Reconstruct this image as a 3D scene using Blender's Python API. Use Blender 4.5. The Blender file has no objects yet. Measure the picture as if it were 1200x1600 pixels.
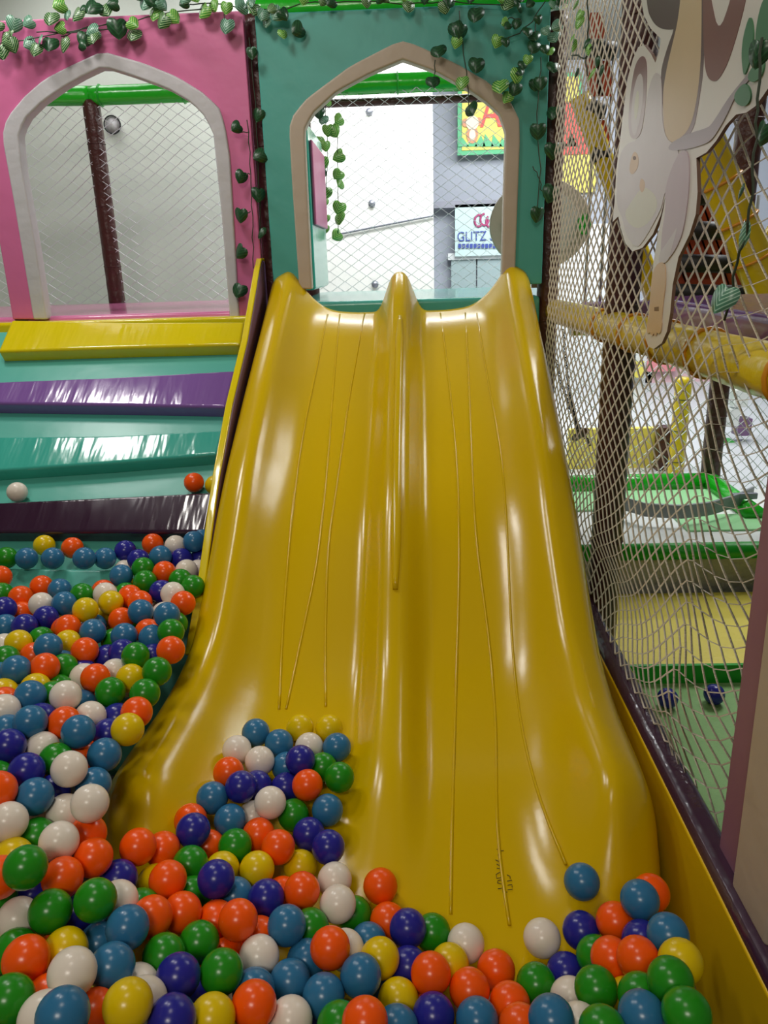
import bpy, math, random
from mathutils import Vector, Matrix
from math import sin, cos, radians, pi, hypot, atan2
C = bpy.context.scene.collection
random.seed(7)

# ---------------------------------------------------------------- camera, world, lights, exposure
F = 1202.0; PITCH = radians(18.05); ROLL = radians(1.74); YAW = radians(2.0)
EYE = Vector((0, 0, 1.45))
FW = Vector((-sin(YAW)*cos(PITCH), cos(YAW)*cos(PITCH), -sin(PITCH)))
_r0 = Vector((cos(YAW), sin(YAW), 0)); _u0 = _r0.cross(FW)
RT = _r0*cos(ROLL) - _u0*sin(ROLL); UP = _r0*sin(ROLL) + _u0*cos(ROLL)
cd = bpy.data.cameras.new('camera'); cam = bpy.data.objects.new('camera', cd); C.objects.link(cam)
cd.sensor_fit = 'VERTICAL'; cd.sensor_height = 24; cd.lens = 24*F/1600; cd.clip_start = .02
M = Matrix((RT, UP, -FW)).transposed().to_4x4(); M.translation = EYE; cam.matrix_world = M
bpy.context.scene.camera = cam
vs = bpy.context.scene.view_settings
vs.view_transform = 'Standard'; vs.look = 'None'; vs.gamma = 1; vs.use_curve_mapping = False; vs.exposure = -0.1
w = bpy.data.worlds.new('world'); bpy.context.scene.world = w; w.use_nodes = True
w.node_tree.nodes['Background'].inputs[0].default_value = (1.0, .93, .82, 1); w.node_tree.nodes['Background'].inputs[1].default_value = .09
def area(name, loc, target, sx, sy, power, col=(1, 1, 1)):
    l = bpy.data.lights.new(name, 'AREA'); l.shape = 'RECTANGLE'; l.size = sx; l.size_y = sy; l.energy = power; l.color = col
    o = bpy.data.objects.new(name, l); C.objects.link(o); o.location = loc
    o.rotation_euler = (Vector(target)-Vector(loc)).to_track_quat('-Z', 'Y').to_euler()
    return o
area('ceiling_light_front', (-1.1, 2.25, 3.2), (-.9, 2.9, 1.0), .4, .4, 14, (1, .96, .9))
area('ceiling_light_middle', (-.25, .7, 3.3), (-.1, 1.2, 0), .5, .5, 9, (1, .92, .8))
area('ceiling_light_ramp', (-2.0, 2.95, 3.3), (-2.0, 2.95, 0), .5, .4, 20, (1, .98, .95))
area('ceiling_light_rear', (-.5, -1.6, 3.2), (0, .8, 0), 1.0, .5, 36, (1, .92, .80))
area('ceiling_light_deck', (.0, 5.4, 3.25), (.0, 6.3, 1.6), 1.6, .7, 92, (.97, .99, 1))
area('ceiling_light_party_room', (-2.0, 5.0, 3.2), (-1.8, 5.4, 1.0), .9, .6, 8, (.98, 1, .98))
area('ceiling_light_mall', (1.6, 7.0, 3.3), (1.6, 8.2, 1.0), 3.0, 1.6, 215, (.97, .99, 1))
area('ceiling_light_trampoline', (2.1, 4.0, 3.3), (1.6, 3.6, 0), 1.2, 1.2, 75, (.98, 1, 1))

def ray(px, py): return FW + RT*((px-600)/F) - UP*((py-800)/F)
def at(px, py, X=None, Y=None, Z=None):
    """the point of the plane X=, Y= or Z= seen along one line of sight"""
    r = ray(px, py)
    t = X/r.x if X is not None else Y/r.y if Y is not None else (Z-1.45)/r.z
    return EYE + r*t
def proj(p):
    d = Vector(p)-EYE; z = d.dot(FW)
    return 600+F*d.dot(RT)/z, 800-F*d.dot(UP)/z, z

# ---------------------------------------------------------------- materials
def lin(c): return tuple((v/12.92 if v <= .04045 else ((v+.055)/1.055)**2.4) for v in c)
def hexc(h): return lin(tuple(int(h[i:i+2], 16)/255 for i in (0, 2, 4)))
def mat(name, h, rough=.45, bump=0, scale=20, coat=0, spec=.5, sss=0, mottle=0, stretch=None, metal=0, dist=.02):
    m = bpy.data.materials.new(name); m.use_nodes = True; nt = m.node_tree; b = nt.nodes['Principled BSDF']
    c = hexc(h)+(1,)
    b.inputs['Base Color'].default_value = c; b.inputs['Roughness'].default_value = rough
    b.inputs['Coat Weight'].default_value = coat; b.inputs['Coat Roughness'].default_value = .06
    b.inputs['Specular IOR Level'].default_value = spec; b.inputs['Metallic'].default_value = metal
    if sss: b.inputs['Subsurface Weight'].default_value = sss; b.inputs['Subsurface Radius'].default_value = (.02, .012, .006)
    if bump or mottle:
        tc = nt.nodes.new('ShaderNodeTexCoord'); n = nt.nodes.new('ShaderNodeTexNoise'); n.inputs['Scale'].default_value = scale; n.inputs['Detail'].default_value = 3
        mp = nt.nodes.new('ShaderNodeMapping'); mp.inputs['Scale'].default_value = stretch or (1, 1, 1)
        nt.links.new(tc.outputs['Object'], mp.inputs[0]); nt.links.new(mp.outputs[0], n.inputs['Vector'])
        if bump:
            bp = nt.nodes.new('ShaderNodeBump'); bp.inputs['Strength'].default_value = bump; bp.inputs['Distance'].default_value = dist
            nt.links.new(n.outputs['Fac'], bp.inputs['Height']); nt.links.new(bp.outputs[0], b.inputs['Normal'])
            if coat: nt.links.new(bp.outputs[0], b.inputs['Coat Normal'])
        if mottle:
            mx = nt.nodes.new('ShaderNodeMix'); mx.data_type = 'RGBA'
            mx.inputs['A'].default_value = c; mx.inputs['B'].default_value = tuple(v*(1-mottle) for v in c[:3])+(1,)
            nt.links.new(n.outputs['Fac'], mx.inputs['Factor']); nt.links.new(mx.outputs['Result'], b.inputs['Base Color'])
    return m
def print_glare_mat(name, top, low, z0, z1):
    """printed colour that pales down the board, gloss glare painted in with the ink"""
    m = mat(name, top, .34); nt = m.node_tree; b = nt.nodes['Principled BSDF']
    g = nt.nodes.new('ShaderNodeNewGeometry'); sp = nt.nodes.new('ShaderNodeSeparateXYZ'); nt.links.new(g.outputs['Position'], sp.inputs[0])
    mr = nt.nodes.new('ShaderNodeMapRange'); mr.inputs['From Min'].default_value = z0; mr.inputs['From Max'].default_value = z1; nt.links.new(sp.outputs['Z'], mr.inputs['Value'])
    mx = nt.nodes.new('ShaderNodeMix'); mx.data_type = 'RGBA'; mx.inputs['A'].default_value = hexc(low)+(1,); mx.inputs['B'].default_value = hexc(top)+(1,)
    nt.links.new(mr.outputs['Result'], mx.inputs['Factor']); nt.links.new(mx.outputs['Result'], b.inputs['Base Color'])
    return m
def leaf_mat(name, dark, light, stripes):
    m = mat(name, dark, .35)
    nt = m.node_tree; b = nt.nodes['Principled BSDF']
    tc = nt.nodes.new('ShaderNodeTexCoord'); sp = nt.nodes.new('ShaderNodeSeparateXYZ'); ab = nt.nodes.new('ShaderNodeMath'); ab.operation = 'ABSOLUTE'
    nt.links.new(tc.outputs['Object'], sp.inputs[0]); nt.links.new(sp.outputs['X'], ab.inputs[0])
    mul = nt.nodes.new('ShaderNodeMath'); mul.operation = 'MULTIPLY_ADD'; mul.inputs[1].default_value = -1.1
    nt.links.new(ab.outputs[0], mul.inputs[0]); nt.links.new(sp.outputs['Z'], mul.inputs[2])
    s = nt.nodes.new('ShaderNodeMath'); s.operation = 'MULTIPLY'; s.inputs[1].default_value = stripes
    nt.links.new(mul.outputs[0], s.inputs[0])
    sn = nt.nodes.new('ShaderNodeMath'); sn.operation = 'SINE'; nt.links.new(s.outputs[0], sn.inputs[0])
    rp = nt.nodes.new('ShaderNodeValToRGB'); rp.color_ramp.elements[0].position = .45; rp.color_ramp.elements[1].position = .85
    rp.color_ramp.elements[0].color = hexc(dark)+(1,); rp.color_ramp.elements[1].color = hexc(light)+(1,)
    nt.links.new(sn.outputs[0], rp.inputs[0]); nt.links.new(rp.outputs[0], b.inputs['Base Color'])
    return m
Mt = dict(
    slide=mat('slide_plastic', 'D3AF00', .19, .05, 60, coat=0, spec=.38, dist=.004),
    pink=mat('pink_vinyl', 'D56E9E', .42, .18, 9), pinkpad=mat('pink_pad_vinyl', 'D878A8', .2, .05, 12, coat=.3),
    teal=mat('teal_vinyl', '4CA599', .42, .15, 9), tealpad=mat('teal_pad_vinyl', '38AE98', .22, .1, 7, coat=.3),
    tealdeck=mat('teal_deck_vinyl', '4FA59A', .2, .05, 12, coat=.3),
    grey=mat('grey_vinyl', 'C4C0C4', .5, .25, 14), beige=mat('beige_vinyl', 'BBAA98', .5, .2, 12),
    yellowpad=mat('yellow_vinyl', 'E2CC00', .16, .2, 5, coat=.5, stretch=(2.4, .45, .45), dist=.035), purplepad=mat('purple_vinyl', '80599F', .16, .2, 5, coat=.5, stretch=(2.4, .45, .45), dist=.035),
    tealstrip=mat('teal_strip_vinyl', '40AE9C', .16, .2, 5, coat=.5, stretch=(2.4, .45, .45), dist=.035), darkpad=mat('aubergine_vinyl', '33182F', .16, .2, 5, coat=.5, stretch=(2.4, .45, .45), dist=.035),
    ledge=mat('teal_ledge_vinyl', '58B5A4', .3, .1, 8), yellowwall=mat('yellow_wall_vinyl', 'E0B90A', .35, .12, 6), rail=mat('aubergine_rail_vinyl', '3E2339', .25, .3, 9, coat=.4),
    mauve=mat('mauve_vinyl', '8E6078', .45, .2, 6), board=mat('purple_side_vinyl', '7B5A80', .35, .15, 8),
    brown=mat('brown_foam_tube', '4E2620', .38, .5, 22, mottle=.4), green=mat('green_foam_tube', '1FB51F', .25, .2, 12, coat=.3), greenedge=mat('green_edge_vinyl', '12A020', .35, .1, 12),
    yellowtube=mat('yellow_foam_tube', 'D8BC14', .28, .3, 16, coat=.3), tie=mat('orange_cable_tie', 'D8901A', .4),
    wall=mat('painted_wall', 'E4E4E0', .8, .05, 30, mottle=.03), wallroom=mat('grey_painted_wall', 'D5D8D0', .8, .05, 30, mottle=.04), ceil=mat('ceiling_paint', '808380', .8), floorg=mat('green_floor_mat', '8FBE74', .6, .2, 40, mottle=.15), mallwall=mat('mall_wall', 'A9AFBC', .6, mottle=.12, scale=2),
    net=mat('beige_rope', 'EBE1CF', .65, .4, 300), netw=mat('white_cord', 'D6D9DC', .6),
    stem=mat('dark_stem', '2E3A26', .6), black=mat('black_rubber', '1A1A1C', .5), red=mat('orange_red_strap', 'C4502F', .55), white=mat('white_vinyl', 'E6E8E6', .4, .1, 20),
    foil=mat('grey_quilted_skirt', 'A9AAA6', .35, .8, 26), yellowmat=mat('yellow_mat', 'E8D65C', .5, .2, 30), greymetal=mat('grey_painted_hoop', '8C9092', .4), wood=mat('brown_wood', '7A5B3C', .6, mottle=.3),
    lgreen=mat('pale_green_mat', '9BD79A', .5, .1, 20), ink=mat('black_marker_ink', '201810', .7), screw=mat('screw_metal', '8A8C98', .35, metal=.6), dark=mat('dark_floor', '33302C', .8))
LEAF = [leaf_mat('striped_leaf', '2C5A32', 'B4D298', 34), leaf_mat('dark_leaf', '1F4529', '2F5F39', 24), leaf_mat('bright_leaf', '4F9A3A', 'C2DF84', 30), leaf_mat('grey_green_leaf', '4E7F66', 'A8CDB6', 34)]
BALL = {k: mat(n, h, .25, spec=.42) for k, n, h in (('O', 'orange_ball_plastic', 'FC5A06'), ('B', 'steel_blue_ball_plastic', '2F7099'), ('N', 'navy_ball_plastic', '26258C'), ('G', 'green_ball_plastic', '238A16'), ('W', 'white_ball_plastic', 'EADFD0'), ('Y', 'yellow_ball_plastic', 'E3C200'))}

# ---------------------------------------------------------------- mesh helpers
class MB:
    def __init__(s): s.v = []; s.f = []; s.m = []
    def add(s, v, f, mi=0):
        o = len(s.v); s.v += [tuple(p) for p in v]; s.f += [tuple(i+o for i in q) for q in f]; s.m += [mi]*len(f); return s
    def box(s, lo, hi, mi=0):
        x0, y0, z0 = lo; x1, y1, z1 = hi
        return s.add([(x0,y0,z0),(x1,y0,z0),(x1,y1,z0),(x0,y1,z0),(x0,y0,z1),(x1,y0,z1),(x1,y1,z1),(x0,y1,z1)], [(0,3,2,1),(4,5,6,7),(0,1,5,4),(1,2,6,5),(2,3,7,6),(3,0,4,7)], mi)
    def tube(s, path, r, n=10, mi=0, cap=True):
        P = [Vector(p) for p in path]; N = len(P); rs = r if isinstance(r, (list, tuple)) else [r]*N
        v = []; T0 = (P[1]-P[0]).normalized(); a = T0.orthogonal().normalized()
        for i in range(N):
            T = (P[min(i+1, N-1)]-P[max(i-1, 0)]).normalized(); a = (a-T*a.dot(T)).normalized(); b = T.cross(a)
            for k in range(n):
                q = 2*pi*k/n; v.append(P[i]+(a*cos(q)+b*sin(q))*rs[i])
        f = [(i*n+k, i*n+(k+1) % n, (i+1)*n+(k+1) % n, (i+1)*n+k) for i in range(N-1) for k in range(n)]
        if cap: f += [tuple(range(n))[::-1], tuple(range((N-1)*n, N*n))]
        return s.add(v, f, mi)
    def prism(s, pts, fn, t0, t1, mi=0):                      # closed outline pts (u, v) extruded from depth t0 to t1; fn(u, v, t) -> point
        n = len(pts)
        return s.add([fn(u, v, t0) for u, v in pts]+[fn(u, v, t1) for u, v in pts], [tuple(range(n)), tuple(range(n, 2*n))[::-1]]+[(i, i+n, (i+1) % n+n, (i+1) % n) for i in range(n)], mi)
    def ribbon(s, Pa, Pb, fn, t0, t1, mi=0):                  # slab between two open polylines
        n = len(Pa)
        v = [fn(u, w_, t) for t in (t0, t1) for L in (Pa, Pb) for u, w_ in L]
        f = []
        for i in range(n-1):
            a, b, c, d = i, i+1, n+i+1, n+i
            f += [(a, b, c, d), (2*n+d, 2*n+c, 2*n+b, 2*n+a), (a, 2*n+a, 2*n+b, b), (d, c, 2*n+c, 2*n+d)]
        f += [(0, n, 3*n, 2*n), (n-1, 3*n-1, 4*n-1, 2*n-1)]
        return s.add(v, f, mi)
    def build(s, name, mats, parent=None, smooth=False, bevel=0, sub=0, org=None):
        me = bpy.data.meshes.new(name)
        o0 = Vector(org) if org is not None else Vector((0, 0, 0))
        me.from_pydata([tuple(Vector(p)-o0) for p in s.v], [], s.f)
        for m in (mats if isinstance(mats, list) else [mats]): me.materials.append(m)
        me.polygons.foreach_set('material_index', s.m); 
        if smooth: me.polygons.foreach_set('use_smooth', [True]*len(s.f))
        me.update()
        import bmesh
        bm = bmesh.new(); bm.from_mesh(me); bmesh.ops.recalc_face_normals(bm, faces=bm.faces[:]); bm.to_mesh(me); bm.free()
        o = bpy.data.objects.new(name, me); C.objects.link(o)
        if parent is not None:
            o.parent = parent; o.location = o0-parent.location
        else: o.location = o0
        if bevel:
            b = o.modifiers.new('bevel', 'BEVEL'); b.width = bevel; b.segments = 3; b.limit_method = 'ANGLE'; b.angle_limit = radians(40); b.harden_normals = False
            me.polygons.foreach_set('use_smooth', [True]*len(s.f))
            e = o.modifiers.new('wn', 'WEIGHTED_NORMAL'); e.keep_sharp = True
        return o
def tag(o, label=None, cat=None, group=None, kind=None):
    if label: o['label'] = label
    if cat: o['category'] = cat
    if group: o['group'] = group
    if kind: o['kind'] = kind
    return o
def empty(name, loc, label, cat, group=None):
    o = bpy.data.objects.new(name, None); C.objects.link(o); o.location = loc; o.empty_display_size = .05
    return tag(o, label, cat, group)
def sub(o, part):
    """make o a piece of a part of the same thing"""
    o.parent = part; o.location = o.location-part.location; return o
def struct(o): o['kind'] = 'structure'; return o
def resample(pts, n):
    P = [Vector((p[0], p[1])) for p in pts]; L = [0]
    for a, b in zip(P, P[1:]): L.append(L[-1]+(b-a).length)
    out = []; j = 0
    for k in range(n):
        s = L[-1]*k/(n-1)
        while j < len(P)-2 and L[j+1] < s: j += 1
        t = (s-L[j])/max(1e-9, L[j+1]-L[j]); q = P[j].lerp(P[j+1], min(1, max(0, t))); out.append((q.x, q.y))
    return out
def interp(x, xs, ys):
    if x <= xs[0]: return ys[0]
    for i in range(len(xs)-1):
        if x <= xs[i+1]: return ys[i]+(ys[i+1]-ys[i])*(x-xs[i])/(xs[i+1]-xs[i])
    return ys[-1]
def ss(a, b, x):
    t = min(1, max(0, (x-a)/(b-a))); return t*t*(3-2*t)

# ---------------------------------------------------------------- the room
struct(MB().box((-6, -3, -.1), (7, 11, 0)).build('floor', Mt['floorg']))
struct(MB().box((-6, 4.7, 0), (7, 11, .012)).build('floor_mall', mat('mall_floor', 'C9CCD0', .35, mottle=.08, scale=3)))
struct(MB().box((-6, 2.2, 3.4), (7, 11, 3.5)).build('ceiling', Mt['ceil']))
xw = at(677, 300, Y=6.6).x
struct(MB().box((-.95, 6.6, 0), (xw, 6.7, 3.4)).build('wall_back', Mt['wall']))
struct(MB().box((-5, 5.7, 0), (-1.75, 5.8, 3.4)).build('wall_back_left', Mt['wallroom']))
struct(MB().box((-1.75, 5.7, 0), (-.85, 5.95, 3.4)).build('wall_back_pilaster', Mt['wallroom']))
struct(MB().box((-5.0, 2.0, 0), (-4.9, 5.7, 3.4)).build('wall_left', Mt['wallroom']))
struct(MB().box((xw, 9.2, 0), (6.5, 9.3, 3.4)).build('wall_mall', Mt['mallwall']))
struct(MB().box((6.5, 1.0, 0), (6.6, 9.2, 3.4)).build('wall_right', Mt['mallwall']))
g = at(640, 348, Y=6.6)
struct(MB().tube([at(520, 368, Y=6.58), at(600, 352, Y=6.58), at(677, 337, Y=6.58)], .008, 6).build('trim_1', Mt['screw']))
for px, py in ((577, 175), (581, 318), (586, 444)):
    p = at(px, py, Y=6.6)
    tag(MB().tube([(p.x, 6.6, p.z), (p.x, 6.57, p.z)], [.03, .024], 14).build('screw_cap', Mt['screw'], smooth=True), {175: 'topmost round metal screw cap on the white wall', 318: 'middle round metal screw cap on the white wall', 444: 'lowest round metal screw cap on the white wall, above the slide'}[py], 'screw', 'screw caps on the white wall')
p = at(180, 197, Y=5.7)
fan = empty('wall_fan', (p.x, 5.7, p.z), 'small round grey wall fan high on the wall behind the pink arch', 'fan')
MB().tube([(p.x, 5.70, p.z), (p.x, 5.65, p.z)], [.04, .05], 20).build('housing', Mt['grey'], fan, True)
MB().tube([(p.x+.055*cos(a*pi/12), 5.645, p.z+.055*sin(a*pi/12)) for a in range(25)], .005, 6).build('guard_ring', Mt['black'], fan, True)
# pit floor
struct(MB().box((-2.6, -.6, .0), (.6, 3.5, .02)).build('floor_pit', Mt['dark']))

# ---------------------------------------------------------------- the double slide
SY=[0.9,1.06,1.10,1.15,1.20,1.27,1.36,1.49,1.65,1.83,1.96,2.15,2.28,2.42,2.74,3.13,3.30,3.45]
ST=[.165,.175,.19,.20,.208,.222,.245,.28,.30,.35,.42,.555,.65,.735,.905,1.105,1.195,1.245]
SC=[.17,.20,.235,.275,.32,.375,.41,.42,.43,.485,.56,.69,.79,.88,1.055,1.255,1.345,1.425]
SR=[0,0,0,0,.003,.01,.025,.05,.065,.08,.09,.10,.105,.105,.11,.13,.15,.165]
def smooth_i(Y, ys, vs_):
    return sum(interp(Y+d, ys, vs_)*w_ for d, w_ in ((-.06, .2), (-.03, .2), (0, .2), (.03, .2), (.06, .2))) if Y < 3.38 else interp(Y, ys, vs_)
def slide_cx(Y): return -.066+.0195*(Y-1.25)
def prof0(d, zt, zc, hr):
    a = abs(d)
    t = min(1, max(0, (a-.24)/.215))
    z = zt+.006*ss(.17, .28, a)+(zc-zt-.006)*t**2.3+hr*(1-ss(.022, .098, a))
    return z-.022*ss(.496, .512, a)-.05*max(0, (a-.532)/.028)**2
def prof(d, zt, zc, hr):
    return sum(prof0(d+e, zt, zc, hr)*w_ for e, w_ in ((-.024, .12), (-.012, .23), (0, .30), (.012, .23), (.024, .12)))
def flare(d, Y):
    """the mouth of the slide bells out near its lower end"""
    k = ss(1.95, 1.42, Y); return d*(1+k*(.125 if d < 0 else .03)*(abs(d)/.56)**2)
def unflare(d, Y):
    e = d
    for _ in range(4): e = d/(1+ss(1.95, 1.42, Y)*(.125 if d < 0 else .03)*(abs(e)/.56)**2)
    return e
def slide_z(x, Y): return prof(unflare(x-slide_cx(Y), Y), smooth_i(Y, SY, ST), smooth_i(Y, SY, SC), smooth_i(Y, SY, SR))
slide_root = empty('double_slide', (0, 1.05, .1), 'glossy yellow moulded plastic double slide running down into the ball pit', 'slide')
ds = [-.56+1.12*i/96 for i in range(97)]
rows = []
Ys = [1.06+(3.44-1.06)*i/130 for i in range(131)]
for j, Y in enumerate(Ys):
    zt, zc, hr = smooth_i(Y, SY, ST), smooth_i(Y, SY, SC), smooth_i(Y, SY, SR)
    row = []
    zo = prof(.56, zt, zc, hr); dr = min(.20, max(.03, zo-.08))
    sk = [(.565, -.022), (.567, -.05), (.568, -.075), (.574, -.084), (.577, -.098), (.577, -min(.13, dr)), (.572, -min(.20, dr))]
    lw = ss(2.0, 1.7, Y)
    prf = [(-.56-(d-.56)*lw, zo+dz) for d, dz in sk[::-1]]+[(d, prof(d, zt, zc, hr)) for d in ds]+[(d, zo+dz) for d, dz in sk]
    k = ss(1.5, 1.06, Y)
    for d, z in prf:
        yy = Y+.17*k*(abs(d)/.56)**3
        row.append((slide_cx(Y)+flare(d, Y), yy, z))
    rows.append(row)
front = []
for dz, dy in ((-.012, -.012), (-.03, -.018), (-.06, -.02), (-.14, -.012)):
    front.append([(x, y+dy, max(.03, z+dz)) for x, y, z in rows[0]])
back = [[(x, y+dy, z-dz) for x, y, z in rows[-1]] for dy, dz in ((.012, .012), (.018, .04), (.018, .2))]
G = front[::-1]+rows+back; nc = len(G[0])
b = MB(); b.add([p for r in G for p in r], [(i*nc+k, i*nc+k+1, (i+1)*nc+k+1, (i+1)*nc+k) for i in range(len(G)-1) for k in range(nc-1)])
body = b.build('slide_body', Mt['slide'], slide_root, True, org=(0, 1.05, .1))
sm = body.modifiers.new('shell', 'SOLIDIFY'); sm.thickness = .006; sm.offset = -1
def on_slide(px, py):
    """the point of the slide's surface along one line of sight"""
    r = ray(px, py); t = .8
    while t < 4.2:
        p = EYE+r*t
        if 1.06 < p.y < 3.44 and abs(p.x-slide_cx(p.y)) < .56 and p.z < slide_z(p.x, p.y): break
        t += .004
    return p
for pts in ([(512,492),(490,600),(468,700),(452,850),(441,990),(436,1110)], [(531,492),(521,600),(512,720),(497,880),(470,1000),(447,1110)], [(570,490),(549,600),(531,720),(512,860),(508,1000),(509,1105)],
            [(688,490),(702,600),(714,720),(719,860),(713,1050),(706,1300),(704,1430)], [(727,490),(733,600),(736,720),(744,860),(766,1000),(777,1150),(774,1300),(796,1448)], [(745,490),(763,600),(786,720),(794,860),(799,1000),(812,1130),(840,1250),(884,1352)]):
    P = [on_slide(x, y) for x, y in resample(pts, 26)]
    P = [Vector((p.x, p.y, slide_z(p.x, min(3.43, p.y))+.0005)) for p in P]
    # smooth the line once
    for _ in range(4): P = [P[0]]+[(P[i-1]+P[i]*2+P[i+1])/4 for i in range(1, len(P)-1)]+[P[-1]]
    P = [Vector((p.x, p.y, slide_z(p.x, min(3.43, p.y))+.0003)) for p in P]
    MB().tube(P, .0036, 8).build('moulded_seam', Mt['slide'], slide_root, True)
xs_ = [slide_cx(Y)-.0 for Y in (1.92, 3.12)]
P = []
for i in range(41):
    Y = 2.02+(3.13-2.02)*i/40; x = slide_cx(Y)+.006; P.append((x, Y, slide_z(x, Y)+.004))
MB().tube(P, [.004+.012*min(1, 6*min(i/40, 1-i/40)+.3) for i in range(41)], 12).build('center_rib', Mt['slide'], slide_root, True)
# marker scribble on the right lane
def scribble(strokes):
    m = MB()
    for s in strokes:
        P = [on_slide(x, y) for x, y in s]; P = [Vector((p.x, p.y, slide_z(p.x, p.y)+.0006)) for p in P]
        m.tube(P, .0008, 5)
    return m
scribble([[(776,1328),(782,1332),(787,1331)],[(782,1332),(778,1338)], [(774,1345),(784,1349)], [(776,1352),(784,1356)],[(776,1358),(786,1360)], [(782,1364),(775,1368),(776,1373),(783,1372)], [(778,1378),(784,1376),(784,1382),(777,1382),(778,1378)], [(778,1390),(785,1388),(786,1396),(790,1399)],
          [(792,1368),(797,1370),(797,1374)], [(792,1378),(800,1376)], [(793,1384),(800,1383),(800,1388)], [(793,1392),(801,1391)], [(786,1396),(793,1396)]]).build('marker_scribble', Mt['ink'], slide_root)['label'] = 'small black handwritten marker scribble'

# ---------------------------------------------------------------- climbing ramp on the left
RN = Vector((0, -.738, 1)).normalized(); RS = Vector((0, 1, .738)).normalized()
RO = Vector((0, 2.242, .55))
def rampP(x, s, h): return RO+Vector((x, 0, 0))+RS*s+RN*h
def on_ramp(px, py, h=0):
    r = ray(px, py); o = RO+RN*h; t = (o-EYE).dot(RN)/r.dot(RN); p = EYE+r*t
    return p.x, (p-RO).dot(RS)
ramp = empty('climbing_ramp', (-1.4, 2.2, .5), 'sloped padded climbing ramp in teal with coloured cross pads, left of the slide', 'ramp')
fn = lambda u, v, t: rampP(u, v, t)
top_s = (Vector((0, 3.40, 1.40))-RO).dot(RS)
MB().prism([(-2.6, -.62), (-.665, -.62), (-.665, 1.20), (-2.6, 1.20)], fn, -.11, -.055).build('ramp_board', Mt['ledge'], ramp, bevel=.01)
def pad(pts, m, label, h=.0, th=.062):
    P = [on_ramp(x, y, h) for x, y in pts]
    # subdivide long edges so the bevel and the vinyl wrinkles sit well
    o = MB().prism(P, fn, -th+h, h).build('cross_pad', Mt[m], ramp, bevel=.012, org=rampP(P[0][0], P[0][1], 0))
    o['label'] = label
pad([(18, 499), (200, 503), (382, 502), (376, 538), (190, 543), (-4, 549)], 'yellowpad', 'yellow wedge pad at the top')
pad([(-40, 597), (170, 589), (368, 578), (352, 636), (180, 633), (-40, 630)], 'purplepad', 'purple wedge pad')
pad([(-40, 682), (170, 680), (350, 671), (339, 710), (170, 724), (-40, 738)], 'tealstrip', 'teal wedge pad')
pad([(-40, 786), (170, 776), (334, 768), (322, 832), (170, 832), (-40, 832)], 'darkpad', 'dark aubergine wedge pad')
pad([(-60, 885), (180, 889), (312, 893), (296, 950), (170, 950), (-60, 950)], 'ledge', 'teal bottom pad')
MB().box((-2.6, 3.36, 1.17), (-.665, 3.46, 1.245)).build('top_pad', Mt['yellowpad'], ramp, bevel=.015)
# divider board between ramp and slide
dv = empty('side_board', (-.64, 3.0, 1.1), 'tall padded board with yellow edge and purple side between ramp and slide', 'side board')
prof_ = [(3.44, 1.12), (3.515, 1.26), (3.545, 1.36), (3.535, 1.43), (3.495, 1.468), (3.44, 1.465), (3.36, 1.42), (3.0, 1.17), (2.65, .985), (2.38, .80), (2.1, .56), (1.9, .42), (1.9, .2), (2.3, .2), (3.0, .75)]
MB().prism(prof_, lambda u, v, t: (t, u, v), -.626, -.606).build('board_side', Mt['board'], dv, bevel=.008, org=(-.64, 3.0, 1.1))
edge = prof_[:12]
e_in = edge
e_out = []
for i, (u, v) in enumerate(edge):
    a = edge[max(0, i-1)]; c = edge[min(len(edge)-1, i+1)]; tx, ty = c[0]-a[0], c[1]-a[1]; l = hypot(tx, ty); e_out.append((u+ty/l*.012, v-tx/l*.012))
MB().ribbon(e_in, e_out, lambda u, v, t: (t, u, v), -.632, -.608).build('edge_strip', Mt['yellowpad'], dv, bevel=.004)['label'] = 'yellow edge strip'

# ---------------------------------------------------------------- pit wall on the right
pw = empty('pit_wall', (.57, 1.5, .2), 'low yellow padded pit wall with dark aubergine top rail, right of the slide', 'padded wall')
MB().box((.548, -.3, .02), (.585, 3.3, .335)).build('wall_panel', Mt['yellowwall'], pw, bevel=.006)
P = [(.580, -.3+3.6*i/60, .342+.004*sin(i*1.3)) for i in range(61)]
m = MB()
for i in range(61):
    pass
m.prism([(.550, .318), (.553, .346), (.566, .358), (.600, .358), (.613, .346), (.616, .318)], lambda u, v, t: (u, t, v), -.3, 3.3)
m.build('top_rail', Mt['rail'], pw, bevel=.008)['label'] = 'dark aubergine top rail'

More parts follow.
